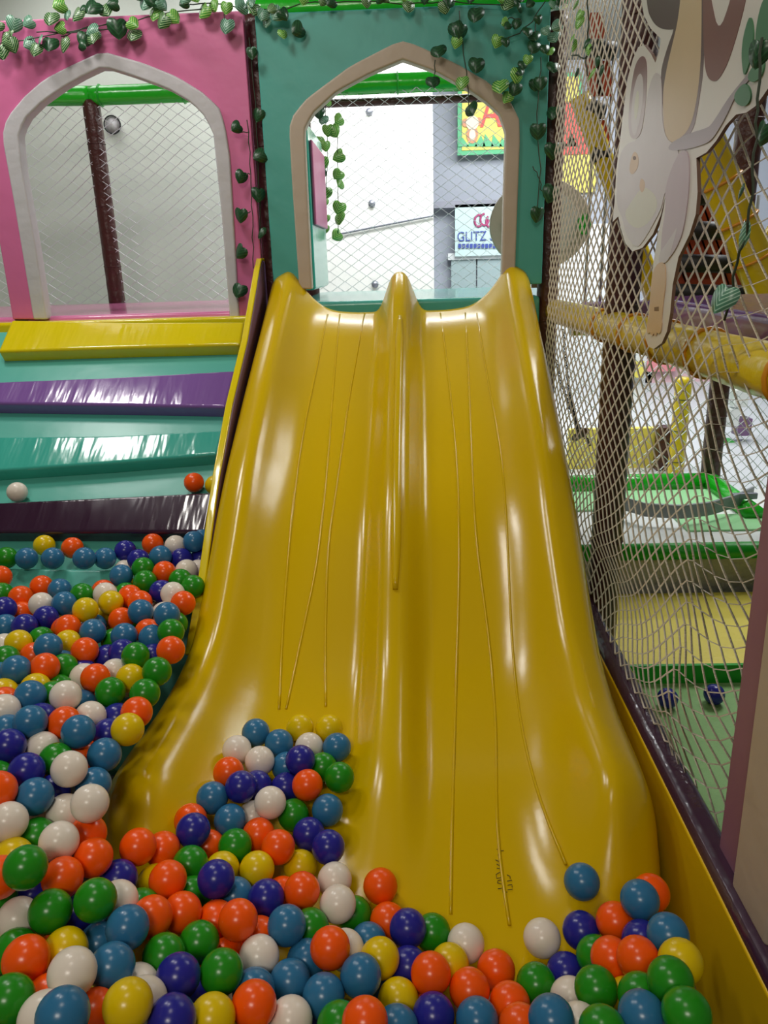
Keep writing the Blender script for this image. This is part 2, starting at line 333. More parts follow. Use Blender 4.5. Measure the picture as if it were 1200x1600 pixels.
# ---------------------------------------------------------------- arch panels
def arch_panel(name, label, inner, outer, rect, fn, mp, mtrim, t=.045, n=61):
    """inner/outer: the trim's two outlines (u, v); rect: u0, u1, v0, v1"""
    u0, u1, v0, v1 = rect
    I = resample(inner, n); O = resample(outer, n)
    uc = (I[0][0]+I[-1][0])/2; vc = (I[0][1]+I[-1][1])/2
    Q = []
    A = [(a[0]*.5+b_[0]*.5, a[1]*.5+b_[1]*.5) for a, b_ in zip(I, O)]
    for u, v in A:
        du, dv_ = u-uc, v-vc
        k = min(((u1-uc)/du if du > 1e-6 else (u0-uc)/du if du < -1e-6 else 1e9), ((v1-vc)/dv_ if dv_ > 1e-6 else 1e9))
        Q.append([uc+du*k, vc+dv_*k])
    for cu in (u0, u1):
        i = min(range(n), key=lambda i: hypot(Q[i][0]-cu, Q[i][1]-v1)); Q[i] = [cu, v1]
    root = empty(name, fn(uc, v0, 0), label, 'arch panel')
    m = MB().ribbon(A, Q, fn, 0, t)
    if vc > v0+.005:                                           # legs below the trim's feet
        m.ribbon([(A[0][0], v0), A[0]], [(u0, v0), Q[0]], fn, 0, t); m.ribbon([A[-1], (A[-1][0], v0)], [Q[-1], (u1, v0)], fn, 0, t)
    m.build('panel', mp, root, bevel=.006, org=fn(uc, v0, 0))
    MB().ribbon(I, O, fn, -.014, t+.004).build('arch_trim', mtrim, root, bevel=.008, org=fn(uc, v0, 0))['label'] = 'pale padded arch border'
    return root
YP = 3.44
def W2(pts): return [(q.x, q.z) for q in (at(x, y, Y=YP) for x, y in pts)]
front_fn = lambda u, v, t: Vector((u, YP+t, v))
pin_i = W2([(75,499),(56,375),(36,262),(31,210),(41,187),(67,161),(101,137),(131,120),(163,105),(210,120),(262,139),(300,161),(322,184),(334,210),(347,337),(360,499)])
pin_o = W2([(54,499),(24,319),(7,225),(6,199),(19,176),(41,150),(71,124),(112,103),(154,84),(161,80),(172,84),(225,99),(277,120),(319,146),(343,169),(352,195),(360,244),(375,499)])
pr = (at(19, 495, Y=YP).x, at(400, 300, Y=YP).x, at(75, 500, Y=YP).z, at(190, 24, Y=YP).z)
arch_panel('pink_arch_panel', 'pink vinyl panel with pale grey arch border, above the climbing ramp', pin_i, pin_o, pr, front_fn, Mt['pink'], Mt['grey'])
tea_i = W2([(488,452),(480,292),(476,204),(488,179),(526,144),(580,115),(630,94),(680,112),(734,142),(763,162),(782,181),(790,208),(786,333),(784,417),(783,445)])
tea_o = W2([(468,452),(457,292),(452,200),(459,179),(480,154),(547,104),(613,70),(630,65),(651,71),(713,100),(763,129),(797,158),(811,187),(812,217),(805,408),(804,445)])
tr = (at(417, 300, Y=YP).x, at(853, 250, Y=YP).x, at(650, 447, Y=YP).z, at(640, 11, Y=YP).z)
arch_panel('teal_arch_panel', 'teal vinyl panel with beige arch border, above the double slide', tea_i, tea_o, tr, front_fn, Mt['teal'], Mt['beige'])
side_fn = lambda u, v, t: Vector((.585+t, u, v))
w_ = 1.28
def scale_arch(pts, u0, u1, v0):                                # the same arch cut, stood along the side of the pit
    a, b_ = tea_o[0][0], tea_o[-1][0]; c = (a+b_)/2
    return [((u-c)/(b_-a)*(u1-u0)+(u0+u1)/2, v-tea_o[0][1]+v0) for u, v in pts]
ue = at(1166, 1300, X=.585).y; ul = at(1124, 1310, X=.585).y
arch_panel('purple_arch_panel', 'mauve vinyl panel with beige arch border, standing on the pit wall rail', scale_arch(tea_i, ue-1.06, ue-.075, .36), scale_arch(tea_o, ue-1.13, ue, .36), (ue-1.25, ul, .362, 1.62), side_fn, Mt['mauve'], Mt['beige'], t=.03)

# ---------------------------------------------------------------- posts and beams of the play frame
def post(x, y, z0, z1, r, label, m='brown', group='brown padded posts'):
    mb = MB(); n = int((z1-z0)/.03)
    mb.tube([(x, y, z0+(z1-z0)*i/n) for i in range(n+1)], [r*(1+.012*sin(i*2.1)) for i in range(n+1)], 16)
    root = empty('padded_post', (x, y, z0), label, 'post', group)
    fs = mb.build('foam_sleeve', Mt[m], root, True)
    for i in range(3):
        zz = z0+(z1-z0)*(.2+.3*i)
        sub(MB().tube([(x+(r+.001)*cos(a*pi/8), y+(r+.001)*sin(a*pi/8), zz) for a in range(17)], .003, 6).build('tape_band', Mt['stem' if m != 'brown' else 'brown'], root, True), fs)
    return root
post(-.580, 3.55, 0, 2.40, .054, 'brown padded post between the pink and teal arch panels')
post(.622, 3.52, 0, 2.36, .046, 'brown padded post at the right edge of the teal arch panel')
post(-1.70, 3.50, 0, 2.36, .05, 'brown padded post at the far left edge of the pink arch panel')
post(.675, 2.5, 0, 2.6, .052, 'thick dark brown padded post behind the rope net, beside the slide')
post(-1.70, 4.66, 1.25, 2.33, .047, 'brown padded post behind the pink arch, against the grey wall')
post(-.54, 4.6, 0, 2.33, .047, 'brown padded post behind the teal arch, at its left edge')
p = at(1110, 755, Y=4.02)
post(p.x+.01, 4.06, 0, 1.25, .05, 'brown padded post rising from the corner of the trampoline')
p = at(1160, 300, Y=3.3)
post(p.x, 3.3, 1.25, 2.6, .05, 'brown padded post behind the leaning yellow tube, upper right')
def beam(a, b_, r, m, label, name='padded_beam', group=None, ties=(), cat='beam'):
    a, b_ = Vector(a), Vector(b_); n = 24
    root = empty(name, a, label, cat, group)
    fs = MB().tube([a.lerp(b_, i/n) for i in range(n+1)], [r*(1+.01*sin(i*1.9)) for i in range(n+1)], 16).build('foam_sleeve', Mt[m], root, True)
    d = (b_-a).normalized(); u = d.orthogonal().normalized(); v = d.cross(u)
    for t in ties:
        c = a.lerp(b_, t)
        sub(MB().tube([c+(u*cos(q*pi/8)+v*sin(q*pi/8))*(r+.003) for q in range(17)], .005, 6).build('cable_tie', Mt['tie' if m != 'green' else 'greenedge'], root, True), fs)
    return root
GB = 'green padded beams of the play frame'
zt = at(220, 147, Y=4.66).z
beam((-1.70, 4.66, zt), (-.55, 4.66, zt), .05, 'green', 'green padded beam across the top of the pink arch view', group=GB, ties=(.05, .45))
beam((-1.70, 4.66, zt), (-2.4, 4.5, zt-.005), .05, 'green', 'short green padded beam going left from the post behind the pink arch', group=GB)
beam((-.55, 4.66, at(600, 130, Y=4.66).z), (.63, 4.66, at(600, 130, Y=4.66).z), .052, 'green', 'green padded beam across the top of the teal arch view', group=GB, ties=(.45,))
beam((-.6, 3.56, 2.425), (.64, 3.56, 2.425), .045, 'green', 'green padded beam along the top edge of the teal panel', group=GB)
beam((.64, 3.52, 2.42), (.70, 2.5, 2.5), .045, 'green', 'green padded beam above the rope net, from the teal panel towards the camera', group=GB)
beam((-.55, 4.72, 2.285), (.63, 4.72, 2.285), .022, 'brown', 'thin brown bar under the green beam behind the teal arch', cat='bar', name='bar')

# decks
d1 = MB().box((-2.6, 3.46, 1.16), (-.62, 4.62, 1.262)).build('pink_deck_pad', Mt['pinkpad'], bevel=.02)
tag(d1, 'glossy pink padded platform floor inside the pink arch', 'platform')
d2 = MB().box((-.50, 3.47, 1.16), (.585, 4.62, 1.29)).build('teal_deck_pad', Mt['tealdeck'], bevel=.02)
tag(d2, 'glossy teal padded platform floor inside the teal arch, behind the slide top', 'platform')
d3 = MB().box((.73, 1.1, 1.235), (2.2, 2.44, 1.325)).build('purple_deck_pad', Mt['purplepad'], bevel=.02)
tag(d3, 'purple padded platform floor beyond the rope net, above the yellow tube', 'platform')
d4 = MB().box((.74, 3.3, 1.17), (2.6, 3.44, 1.26)).build('far_deck_pad', Mt['board'], bevel=.02)
tag(d4, 'far purple padded platform edge behind the thick brown post', 'platform')
beam((.655, 3.46, 1.222), (.655, 1.16, 1.245), .05, 'yellowtube', 'yellow padded tube running along the rope net at platform height', 'padded_tube', ties=(.38, .52, .64, .76, .93), cat='tube')
beam((.70, 3.36, 1.17), (2.6, 3.3, 1.17), .045, 'yellowtube', 'yellow padded tube crossing behind the thick brown post', 'padded_tube', cat='tube')
a, b_ = at(1088, 190, Y=2.75), at(1212, 490, Y=2.75)
beam(a, b_, .062, 'yellowtube', 'leaning yellow padded tube with orange ties, right of the hanging monkey board', 'padded_tube', ties=(.3, .5, .7), cat='tube')
a, b_ = at(1240, 330, Y=3.0), at(1150, 470, Y=3.0)
beam(a, b_, .05, 'yellowtube', 'yellow padded tube slanting in from the right edge above the purple platform', 'padded_tube', ties=(.5,), cat='tube')
a, b_ = at(905, 150, Y=3.36), at(955, 280, Y=3.36)
b_ = b_+(b_-a)*((b_.z-1.26)/(a.z-b_.z))
beam(a, b_, .04, 'yellowtube', 'yellow padded tube slanting behind the net left of the thick post', 'padded_tube', cat='tube')
# yellow and teal/pink side panel seen through the teal arch
m = MB().box((-.475, 3.75, 1.33), (-.42, 4.4, 2.05)); o = empty('side_arch_panel', (-.45, 4.0, 1.33), 'narrow teal and pink side panel at the left inside the teal arch', 'side panel')
m.build('panel', Mt['tealpad'], o, bevel=.015)
MB().box((-.419, 3.80, 1.62), (-.405, 4.35, 1.98)).build('inset', Mt['pink'], o, bevel=.006)['label'] = 'pink inset'

# ---------------------------------------------------------------- nets
def diamond(nu, nv, fn, r, n=4):
    """zigzag cords; fn(i, j) -> point of the net surface at grid position"""
    m = MB()
    for i in range(nu):
        m.tube([fn(i+(.47 if (i+j) % 2 else -.47), j) for j in range(nv+1)], r, n, cap=False)
    return m
def flat_net(name, label, x0, x1, z0, z1, y, cu, cv, r, mt, sag=.02):
    nu = int((x1-x0)/cu)+1; nv = int((z1-z0)/cv*2)
    f = lambda i, j: Vector((x0+i*cu, y+sag*sin(i*.5+j*.11), z0+(z1-z0)*j/nv))
    tag(diamond(nu, nv, f, r, 4).build(name, mt), label, 'net')
flat_net('safety_net', 'white diamond mesh net behind the pink arch', -2.4, -.57, 1.265, 2.30, 4.64, .043, .056, .0030, Mt['netw'])
flat_net('safety_net', 'white diamond mesh net behind the teal arch', -.5, .60, 1.285, 2.33, 4.64, .043, .057, .0028, Mt['netw'])
# the big rope net along the right side: hung from the beam, laced to the pit rail
def side_net(i, j):
    nv = 92
    Y = 3.30-i*.035
    t = j/nv; zb = .36-.14*ss(1.55, 1.35, Y); Z = 2.62-(2.62-zb)*t
    low = ss(1.0, .5, Z)
    x = .588+.008*sin(Y*3.1+Z*2.0)+.012*low*sin(Y*6+Z*16)+.05*ss(1.50, 1.30, Y)
    return Vector((x, Y, Z+.035*low*sin(Y*5.0+j*.10)*ss(zb, zb+.16, Z)))
tag(diamond(61, 92, side_net, .0025, 5).build('rope_net', Mt['net'], smooth=True), 'beige rope diamond net along the right side of the slide', 'net')
p0, p1 = at(895, 560, Y=4.75), at(1112, 745, Y=4.75)
flat_net('safety_net', 'white diamond mesh net behind the trampoline, in front of the mall', p0.x, p1.x, 0.0, p0.z+.35, 4.75, .055, .10, .004, Mt['netw'])
p0, p1 = at(1118, 560, Y=4.2), at(1215, 775, Y=4.2)
flat_net('safety_net', 'white mesh net at the right end of the trampoline beside the mauve panel', p0.x, p1.x, p1.z, p0.z+.1, 4.2, .03, .06, .003, Mt['netw'])

# ---------------------------------------------------------------- upside-down monkey board hung on the net
XM = .548
def ZS(pts, s=4.615, ox=940, oy=0): return [(ox+x/s, oy+y/s) for x, y in pts]
def mono(pts, x0, x1):
    P = [at(px, py, X=XM) for px, py in pts]
    return MB().prism([(q.y, q.z) for q in P], lambda u, v, t: Vector((t, u, v)), x0, x1)
mk = empty('monkey_board', at(1040, 300, X=XM), 'faded upside down cartoon monkey cutout board hanging on the rope net', 'cutout board')
def smooth_poly(pts, it=2):
    for _ in range(it):
        q = []
        for i in range(len(pts)):
            a, b_ = pts[i], pts[(i+1) % len(pts)]
            q += [(a[0]*.75+b_[0]*.25, a[1]*.75+b_[1]*.25), (a[0]*.25+b_[0]*.75, a[1]*.25+b_[1]*.75)]
        pts = q
    return pts
Mt['mkwhite'] = mat('faded_board_white', 'D3CCC6', .32, mottle=.06, scale=6)
mkc = dict(brown=mat('monkey_brown_print', '6E4A48', .35, mottle=.35, scale=9), red=mat('monkey_russet_print', '7E4A42', .35, mottle=.3, scale=9), tan=mat('monkey_tan_print', 'C9AE88', .35, mottle=.15, scale=5), pale=mat('monkey_faded_print', 'C2B6B8', .3, mottle=.12, scale=14), mauve=mat('monkey_arm_print', 'B9A5AE', .32, mottle=.15, scale=9), cream=mat('monkey_cream_print', 'C9C4B2', .32, mottle=.1, scale=8), peach=mat('monkey_peach_print', 'CFAE8C', .35, mottle=.15, scale=9), grey=mat('branch_grey_print', '8E8085', .35, mottle=.3, scale=8), leaf=mat('leaf_green_print', '447A52', .35, mottle=.3, scale=8), eye=mat('eye_brown_print', '6B4630', .4), edge=mat('board_cut_edge', '6E5242', .6))
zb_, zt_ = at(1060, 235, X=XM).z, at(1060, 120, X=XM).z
mkc['brown'] = print_glare_mat('monkey_brown_print_glare', '583A3A', 'A08C90', zb_, zt_); mkc['grey'] = print_glare_mat('branch_print_glare', '6A5552', 'A79BA4', zb_, zt_); mkc['mauve2'] = print_glare_mat('ear_print_glare', '74484A', 'B9A9AE', at(1000, 170, X=XM).z, at(1000, 110, X=XM).z)  # pale lower tones: painted-in glare on top of the print's own shading
outline = [(1000,-60),(1002,0),(1006,24),(1016,44),(1032,60),(1030,80),(1024,98),(1017,84),(1006,70),(997,74),(989,92),(980,125),(971,200),(963,265),(960,318),(957,347),(966,338),(970,357),(977,380),(988,393),(1004,387),(1020,366),(1033,335),(1040,305),(1037,325),(1029,360),(1021,410),(1016,460),(1012,500),(1008,528),(1013,542),(1022,545),(1034,536),(1042,518),(1047,490),(1051,445),(1060,402),(1077,367),(1087,335),(1090,300),(1088,247),(1104,238),(1119,220),(1134,196),(1150,179),(1166,176),(1180,166),(1192,150),(1204,132),(1216,100),(1216,-60)]
ob = mono(outline, XM, XM+.007)
o = ob.build('board', [Mt['mkwhite'], mkc['edge']], mk, org=mk.location)
for f in o.data.polygons:
    if abs(f.normal.x) < .5: f.material_index = 1
NART = [0]
def art(name, m, pts, k=1, sm_=2):
    NART[0] += 1
    return mono(smooth_poly(pts, sm_), XM-.00012*NART[0]-.0003, XM-.00005).build(name, mkc[m], mk)
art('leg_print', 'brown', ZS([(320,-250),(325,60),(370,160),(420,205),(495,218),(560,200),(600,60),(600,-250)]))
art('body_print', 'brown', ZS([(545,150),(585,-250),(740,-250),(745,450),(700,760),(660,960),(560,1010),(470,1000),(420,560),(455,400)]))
art('belly_print', 'tan', ZS([(560,120),(590,-250),(725,-250),(722,420),(690,720),(640,930),(540,1020),(460,1030),(440,700),(465,520),(510,330)]), 2)
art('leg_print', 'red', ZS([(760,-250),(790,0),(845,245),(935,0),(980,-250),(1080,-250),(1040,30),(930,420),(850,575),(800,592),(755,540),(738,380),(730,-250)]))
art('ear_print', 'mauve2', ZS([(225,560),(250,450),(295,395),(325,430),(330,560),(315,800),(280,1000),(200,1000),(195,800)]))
art('ear_print', 'pale', ZS([(225,700),(255,560),(285,520),(305,580),(300,760),(255,970),(230,980),(212,880)]), 2)
art('ear_print', 'cream', ZS([(237,760),(255,660),(272,650),(272,760),(255,860),(240,860)]), 3)
hd = art('head_print', 'pale', ZS([(330,700),(365,560),(400,515),(440,560),(440,980),(560,1060),(560,1200),(450,1400),(440,1500),(300,1750),(250,1790),(180,1700),(150,1560),(115,1500),(110,1330),(140,1050),(300,1000)]))
sub(art('face_print', 'cream', [(985,318),(1005,290),(1022,300),(1030,320),(1018,345),(1000,358),(985,352),(976,335)], 2), hd)
sub(art('muzzle_print', 'peach', [(1001,282),(1004,278),(1009,285),(1008,296),(1004,302),(1000,295)], 2), hd)
sub(art('face_patch_print', 'peach', [(984,262),(989,240),(994,236),(999,246),(998,262),(991,272),(986,272)], 2), hd)
sub(art('eye_print', 'eye', [(990,244),(995,244),(995,250),(990,250)], 3, 1), hd)
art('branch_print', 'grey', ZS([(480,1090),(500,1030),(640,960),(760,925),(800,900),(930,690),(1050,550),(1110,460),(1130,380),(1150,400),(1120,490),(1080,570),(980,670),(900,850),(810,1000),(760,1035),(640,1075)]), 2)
art('arm_print', 'mauve', ZS([(560,1090),(635,1080),(640,1330),(600,1650),(545,1790),(480,1880),(430,1860),(440,1680),(470,1500),(460,1350)]))
art('arm_print', 'pale', [(1036,390),(1050,370),(1062,350),(1052,385),(1045,410),(1030,412),(1032,395)], 2)
art('forearm_print', 'peach', [(1021,418),(1040,405),(1042,440),(1037,475),(1034,515),(1014,515),(1017,470)], 1)
art('paw_print', 'peach', [(1014,498),(1022,488),(1032,488),(1036,500),(1034,518),(1031,522),(1028,519),(1026,526),(1023,520),(1020,526),(1017,519),(1013,522),(1012,512)], 3, 1)
art('mark_print', 'eye', [(1024,480),(1031,479),(1031,486),(1024,486)], 4, 0)
art('leaf_print', 'leaf', ZS([(1030,520),(1018,400),(1030,270),(1060,160),(1080,115),(1100,170),(1105,280),(1090,400),(1060,500),(1040,545)]))
art('leaf_print', 'leaf', ZS([(1055,560),(1110,460),(1180,400),(1185,480),(1160,560),(1100,600)]))
art('leaf_print', 'leaf', ZS([(960,700),(1000,630),(1050,595),(1085,650),(1085,720),(1050,770),(990,755)]))
art('leaf_print', 'leaf', ZS([(1120,260),(1140,120),(1180,-20),(1260,-60),(1260,350),(1180,400),(1130,380)]))

# round cutout board partly hidden behind the teal panel
cb = empty('round_board', at(844, 350, Y=4.3), 'round beige cutout board with a green leaf, half hidden behind the teal panel', 'cutout board')
c = cb.location
circ = [(c.x+.262*cos(i*pi/20), c.z+.225*sin(i*pi/20)) for i in range(40)]
MB().prism(circ, lambda u, v, t: (u, t, v), 4.3, 4.33).build('board', Mt['beige'], cb, bevel=.006, org=c)
MB().prism([(c.x+.2*cos(i*pi/20), c.z+.17*sin(i*pi/20)) for i in range(40)], lambda u, v, t: (u, t, v), 4.297, 4.30).build('inner_print', Mt['mkwhite'], cb)
MB().box((c.x-.03, 4.33, 1.29), (c.x+.03, 4.35, c.z)).build('stand', Mt['wood'], cb)
q = at(913, 350, Y=4.28); MB().prism(smooth_poly([(q.x-.05, q.z), (q.x, q.z+.07), (q.x+.045, q.z), (q.x, q.z-.07)]), lambda u, v, t: (u, t, v), 4.27, 4.29).build('leaf', Mt['greenedge'], cb)

# ---------------------------------------------------------------- climbing tower, trampoline and the mall beyond the net
def climber(label, Y, bars, slats):
    r = empty('strap_climber', at(*bars[0][0], Y=Y), label, 'climber')
    for a, b_ in bars: MB().tube([at(*a, Y=Y), at(*b_, Y=Y)], .032, 12).build('roller', Mt['black'], r, True)
    for c in (bars[-1][0], bars[-1][1]):
        q = at(*c, Y=Y+.07); MB().tube([(q.x, q.y, 1.18), (q.x, q.y, at(*bars[0][0], Y=Y).z)], .006, 8).build('upright', Mt['greymetal'], r, True)
    for a, b_ in slats:
        p, q = at(*a, Y=Y+.05), at(*b_, Y=Y+.05); d = .028
        MB().prism([(p.x-d, p.z), (p.x+d, p.z), (q.x+d, q.z), (q.x-d, q.z)], lambda u, v, t: (u, t, v), Y+.045, Y+.06).build('strap', Mt['red'], r)
sl = []
for y0, y1, xa, xb in ((318, 350, 1086, 1118), (372, 402, 1062, 1140), (420, 450, 1052, 1160), (286, 300, 1092, 1098), (466, 470, 1050, 1168)):
    x = xa
    while x < xb: sl.append(((x, y0), (x+11, y1))); x += 22
climber('climbing tower of black rollers and orange straps above the purple platform', 2.9, [((1090,306),(1104,306)), ((1078,360),(1132,361)), ((1052,411),(1150,413)), ((1046,457),(1168,460))], sl)
climber('orange and black strap climber seen high behind the net and hanging vine', 3.35, [((922,75),(960,80)), ((914,170),(945,172)), ((925,240),(950,243))], [((930,20),(934,60)), ((925,90),(931,150)), ((940,95),(946,150)), ((918,185),(926,225)), ((936,188),(942,228))])
# low mat, trampoline
ym = empty('floor_mat', (1.5, 2.5, 0), 'low yellow floor mat with green front edge behind the rope net', 'mat')
MB().box((.72, 2.44, 0), (2.6, 3.05, .068)).build('mat_top', Mt['yellowmat'], ym, bevel=.008)
MB().box((.72, 2.425, 0), (2.6, 2.439, .070)).build('edge_strip', Mt['greenedge'], ym)['label'] = 'green front edge'
tp = empty('trampoline', (1.4, 3.8, 0), 'low white trampoline with green padded rim and grey skirt, beyond the net', 'trampoline')
zb = .25
MB().box((.72, 3.10, .02), (2.35, 3.95, zb-.03)).build('skirt', Mt['foil'], tp, bevel=.02)
MB().box((.72, 3.10, zb-.03), (2.35, 3.95, zb)).build('bed', Mt['white'], tp, bevel=.006)
MB().tube([(.70, 3.08, zb-.005), (2.4, 3.08, zb-.005)], .036, 14).build('front_rim', Mt['greenedge'], tp, True)
pc = at(1104, 752, Y=4.0)
MB().tube([(.70, 4.0, pc.z), (pc.x, 4.0, pc.z)], .047, 14).build('rear_rim', Mt['green'], tp, True)
MB().tube([(pc.x+.02, 3.98, pc.z), at(1180, 805, Y=3.45)], .047, 14).build('side_rim', Mt['green'], tp, True)
MB().box((.75, 3.62, zb), (1.7, 3.93, zb+.012)).build('rear_mat', Mt['lgreen'], tp, bevel=.004)
MB().box((1.25, 3.3, zb), (1.75, 3.52, zb+.01)).build('front_mat', Mt['lgreen'], tp, bevel=.004)
hp = [at(x, y, Z=.33) for x, y in resample([(962,783),(1010,797),(1065,800),(1110,795),(1150,783),(1178,770)], 24)]
m = MB()
V = []
for p in hp: V += [p+Vector((0, .0, .030)), p+Vector((0, 0, -.034)), p+Vector((0, .018, -.034)), p+Vector((0, .018, .030))]
m.add(V, [(4*i+k, 4*i+(k+1) % 4, 4*i+4+(k+1) % 4, 4*i+4+k) for i in range(len(hp)-1) for k in range(4)]+[(0, 1, 2, 3), tuple(4*len(hp)-4+k for k in (3, 2, 1, 0))])
gh = empty('curved_bumper', hp[12], 'grey curved bumper band across the trampoline', 'bumper')
m.build('band', Mt['greymetal'], gh, bevel=.003)
q = at(1160, 773, Z=.345); MB().box((q.x-.06, q.y-.03, .33), (q.x+.06, q.y-.012, .36)).build('hinge_plate', Mt['screw'], gh, bevel=.004)
# balls outside on the green floor are placed with the others
a, b_ = at(890, 672, Y=5.3), at(1030, 750, Y=5.3)
tag(MB().box((a.x, 5.3, 0), (b_.x, 5.36, a.z)).build('yellow_partition', Mt['yellowmat']), 'low yellow padded partition behind the trampoline', 'partition')
a, b_ = at(1032, 668, Y=5.2), at(1062, 738, Y=5.2)
tag(MB().box((a.x, 5.2, 0), (b_.x, 5.3, a.z)).build('brown_partition', Mt['brown'], bevel=.01), 'brown padded partition beside the yellow upright post', 'partition')
a = at(1064, 590, Y=5.0); post(a.x+.02, 5.0, 0, a.z, .052, 'yellow padded post standing behind the trampoline', 'yellowtube', None)
# chain swing
ch = empty('chain_swing', at(905, 690, X=.72), 'black chain swing with a wooden grip hanging behind the net', 'swing')
def chain(a, b_, bow):
    m = MB(); n = 44; a, b_ = Vector(a), Vector(b_)
    for i in range(n):
        t = (i+.5)/n; c = a.lerp(b_, t)+Vector((0, bow*sin(pi*t), -.04*sin(pi*t))); d = (b_-a).normalized(); s = d.orthogonal().normalized() if i % 2 else d.cross(d.orthogonal()).normalized()
        L = (b_-a).length/n*.75
        m.tube([c+d*(L*cos(k*pi/4))+s*(.0065*sin(k*pi/4)) for k in range(9)], .0024, 5, cap=False)
    return m
chain(at(880, 515, X=.72), at(905, 680, X=.72), .03).build('chain', Mt['black'], ch)
chain(at(868, 560, X=.72), at(922, 695, X=.72), .04).build('chain', Mt['black'], ch)
a, b_ = at(896, 686, X=.72), at(918, 672, X=.72)
MB().tube([a, a.lerp(b_, .15), a.lerp(b_, .5), a.lerp(b_, .85), b_], [.008, .016, .014, .016, .008], 10).build('wooden_grip', Mt['wood'], ch, True)['label'] = 'brown wooden grip'
# mall shop fronts
def flatrect(px0, py0, px1, py1, Y, t, m, name, par=None):
    a, b_ = at(px0, py0, Y=Y), at(px1, py1, Y=Y)
    return MB().box((min(a.x, b_.x), Y, b_.z), (max(a.x, b_.x), Y+t, a.z)).build(name, m, par)
def text(name, s, px, py, h, Y, m, par, sx=1):
    cu = bpy.data.curves.new(name, 'FONT'); cu.body = s; cu.extrude = .004; cu.align_x = 'LEFT'
    cu.materials.append(m); t_ = bpy.data.objects.new(name, cu); C.objects.link(t_)
    p = at(px, py, Y=Y); a = at(px, py-h, Y=Y); cu.size = (a.z-p.z)/.7
    bpy.context.view_layer.update(); me = bpy.data.meshes.new_from_object(t_.evaluated_get(bpy.context.evaluated_depsgraph_get())); bpy.data.objects.remove(t_)
    o = bpy.data.objects.new(name, me); C.objects.link(o)
    o.rotation_euler = (pi/2, 0, 0); o.parent = par; o.location = p-par.location; o.scale = (sx, 1, 1)
    return o
red = mat('sign_red', 'E0473F', .5); gyel = mat('sign_yellow', 'E9DC62', .5, mottle=.2, scale=3); ggrn = mat('sign_green', '4DB07A', .5); tanm = mat('sign_monkey_tan', 'C98A62', .5); facem = mat('sign_monkey_face', 'F0DCC0', .5); blu = mat('sign_blue', '3B4FA0', .5); aqua = mat('sign_aqua', 'C4DEDD', .4); mag = mat('sign_magenta', 'B04878', .5); gl = mat('shop_glass', '9FB2B4', .15); paleg = mat('shop_pale', 'DCE0E2', .5)
Ys_ = 9.0
sg = empty('park_sign', at(780, 235, Y=Ys_), 'yellow and green sign with a big red letter A, seen through the teal arch', 'sign')
flatrect(715, 120, 905, 236, Ys_, .05, ggrn, 'sign_board', sg)
flatrect(722, 126, 900, 229, Ys_-.01, .01, gyel, 'sign_face', sg)
text('letter', 'A', 750, 199, 50, Ys_-.02, red, sg, .78)
text('letter', 'n', 781, 198, 22, Ys_-.02, red, sg, .8)
m = MB()
for k in range(14):
    x = 724+k*13; p = at(x, 229, Y=Ys_-.015); q = at(x+random.uniform(-6, 8), 229-random.uniform(12, 28), Y=Ys_-.015)
    m.prism([(p.x-.06, p.z), (p.x+.06, p.z), (q.x, q.z)], lambda u, v, t: (u, t, v), Ys_-.02, Ys_-.012)
m.build('grass_print', ggrn, sg)
def disc(px, py, rx, ry, Y, m, name, par, t=.006):
    c = at(px, py, Y=Y); k = (at(px+1, py, Y=Y)-c).length
    return MB().prism([(c.x+rx*k*cos(i*pi/12), c.z+ry*k*sin(i*pi/12)) for i in range(24)], lambda u, v, t_: (u, t_, v), Y-t, Y).build(name, m, par)
disc(738, 210, 9, 13, Ys_-.02, tanm, 'animal_print', sg); disc(727, 192, 5, 6, Ys_-.02, tanm, 'animal_print', sg); disc(748, 190, 5, 6, Ys_-.02, tanm, 'animal_print', sg)
disc(738, 192, 10, 10, Ys_-.026, facem, 'animal_print', sg); disc(738, 211, 5, 8, Ys_-.026, facem, 'animal_print', sg)
gs = empty('shop_sign', at(750, 392, Y=Ys_), 'pale aqua shop sign with blue letters under a magenta scribble, low in the teal arch', 'sign')
flatrect(711, 320, 900, 395, Ys_, .05, aqua, 'sign_board', gs)
text('lettering', 'GLITZ S', 714, 377, 15, Ys_-.01, blu, gs, .84)
m = MB()
for k in range(12):
    p = at(716+k*6, 384, Y=Ys_-.01); m.box((p.x, Ys_-.02, p.z-.025), (p.x+.032, Ys_-.01, p.z+.02))
m.build('small_print', blu, gs)
for k, (x, y) in enumerate(((748, 345), (757, 343), (766, 346), (774, 344))):
    c = at(x, y, Y=Ys_-.01); MB().tube([(c.x+.045*cos(a*pi/6), Ys_-.01, c.z+.06*sin(a*pi/6)) for a in range(2+k, 12+k)], .012, 6).build('logo_swirl', mag, gs, True)
sf = empty('mall_shop', at(800, 470, Y=9.05), 'pale glass shop front with grey frames under the aqua sign', 'shop front')
flatrect(678, 315, 910, 318, 9.0, .1, Mt['screw'], 'rail', sf)
for x0, x1 in ((705, 742), (746, 785), (790, 900)): flatrect(x0, 400, x1, 640, 9.08, .04, gl, 'pane', sf)
flatrect(700, 396, 905, 400, 9.05, .08, paleg, 'frame', sf)
sf2 = empty('mall_shop', at(980, 640, Y=9.05), 'white and pink shop front with red price signs, beyond the trampoline', 'shop front')
flatrect(905, 540, 1010, 700, 9.08, .04, paleg, 'pane', sf2); flatrect(1012, 545, 1100, 680, 9.08, .04, mat('shop_pink', 'D9B6BC', .5), 'pane', sf2)
flatrect(1003, 620, 1032, 650, 9.0, .02, red, 'price_sign', sf2); flatrect(1005, 626, 1030, 632, 8.98, .02, paleg, 'price_sign', sf2)
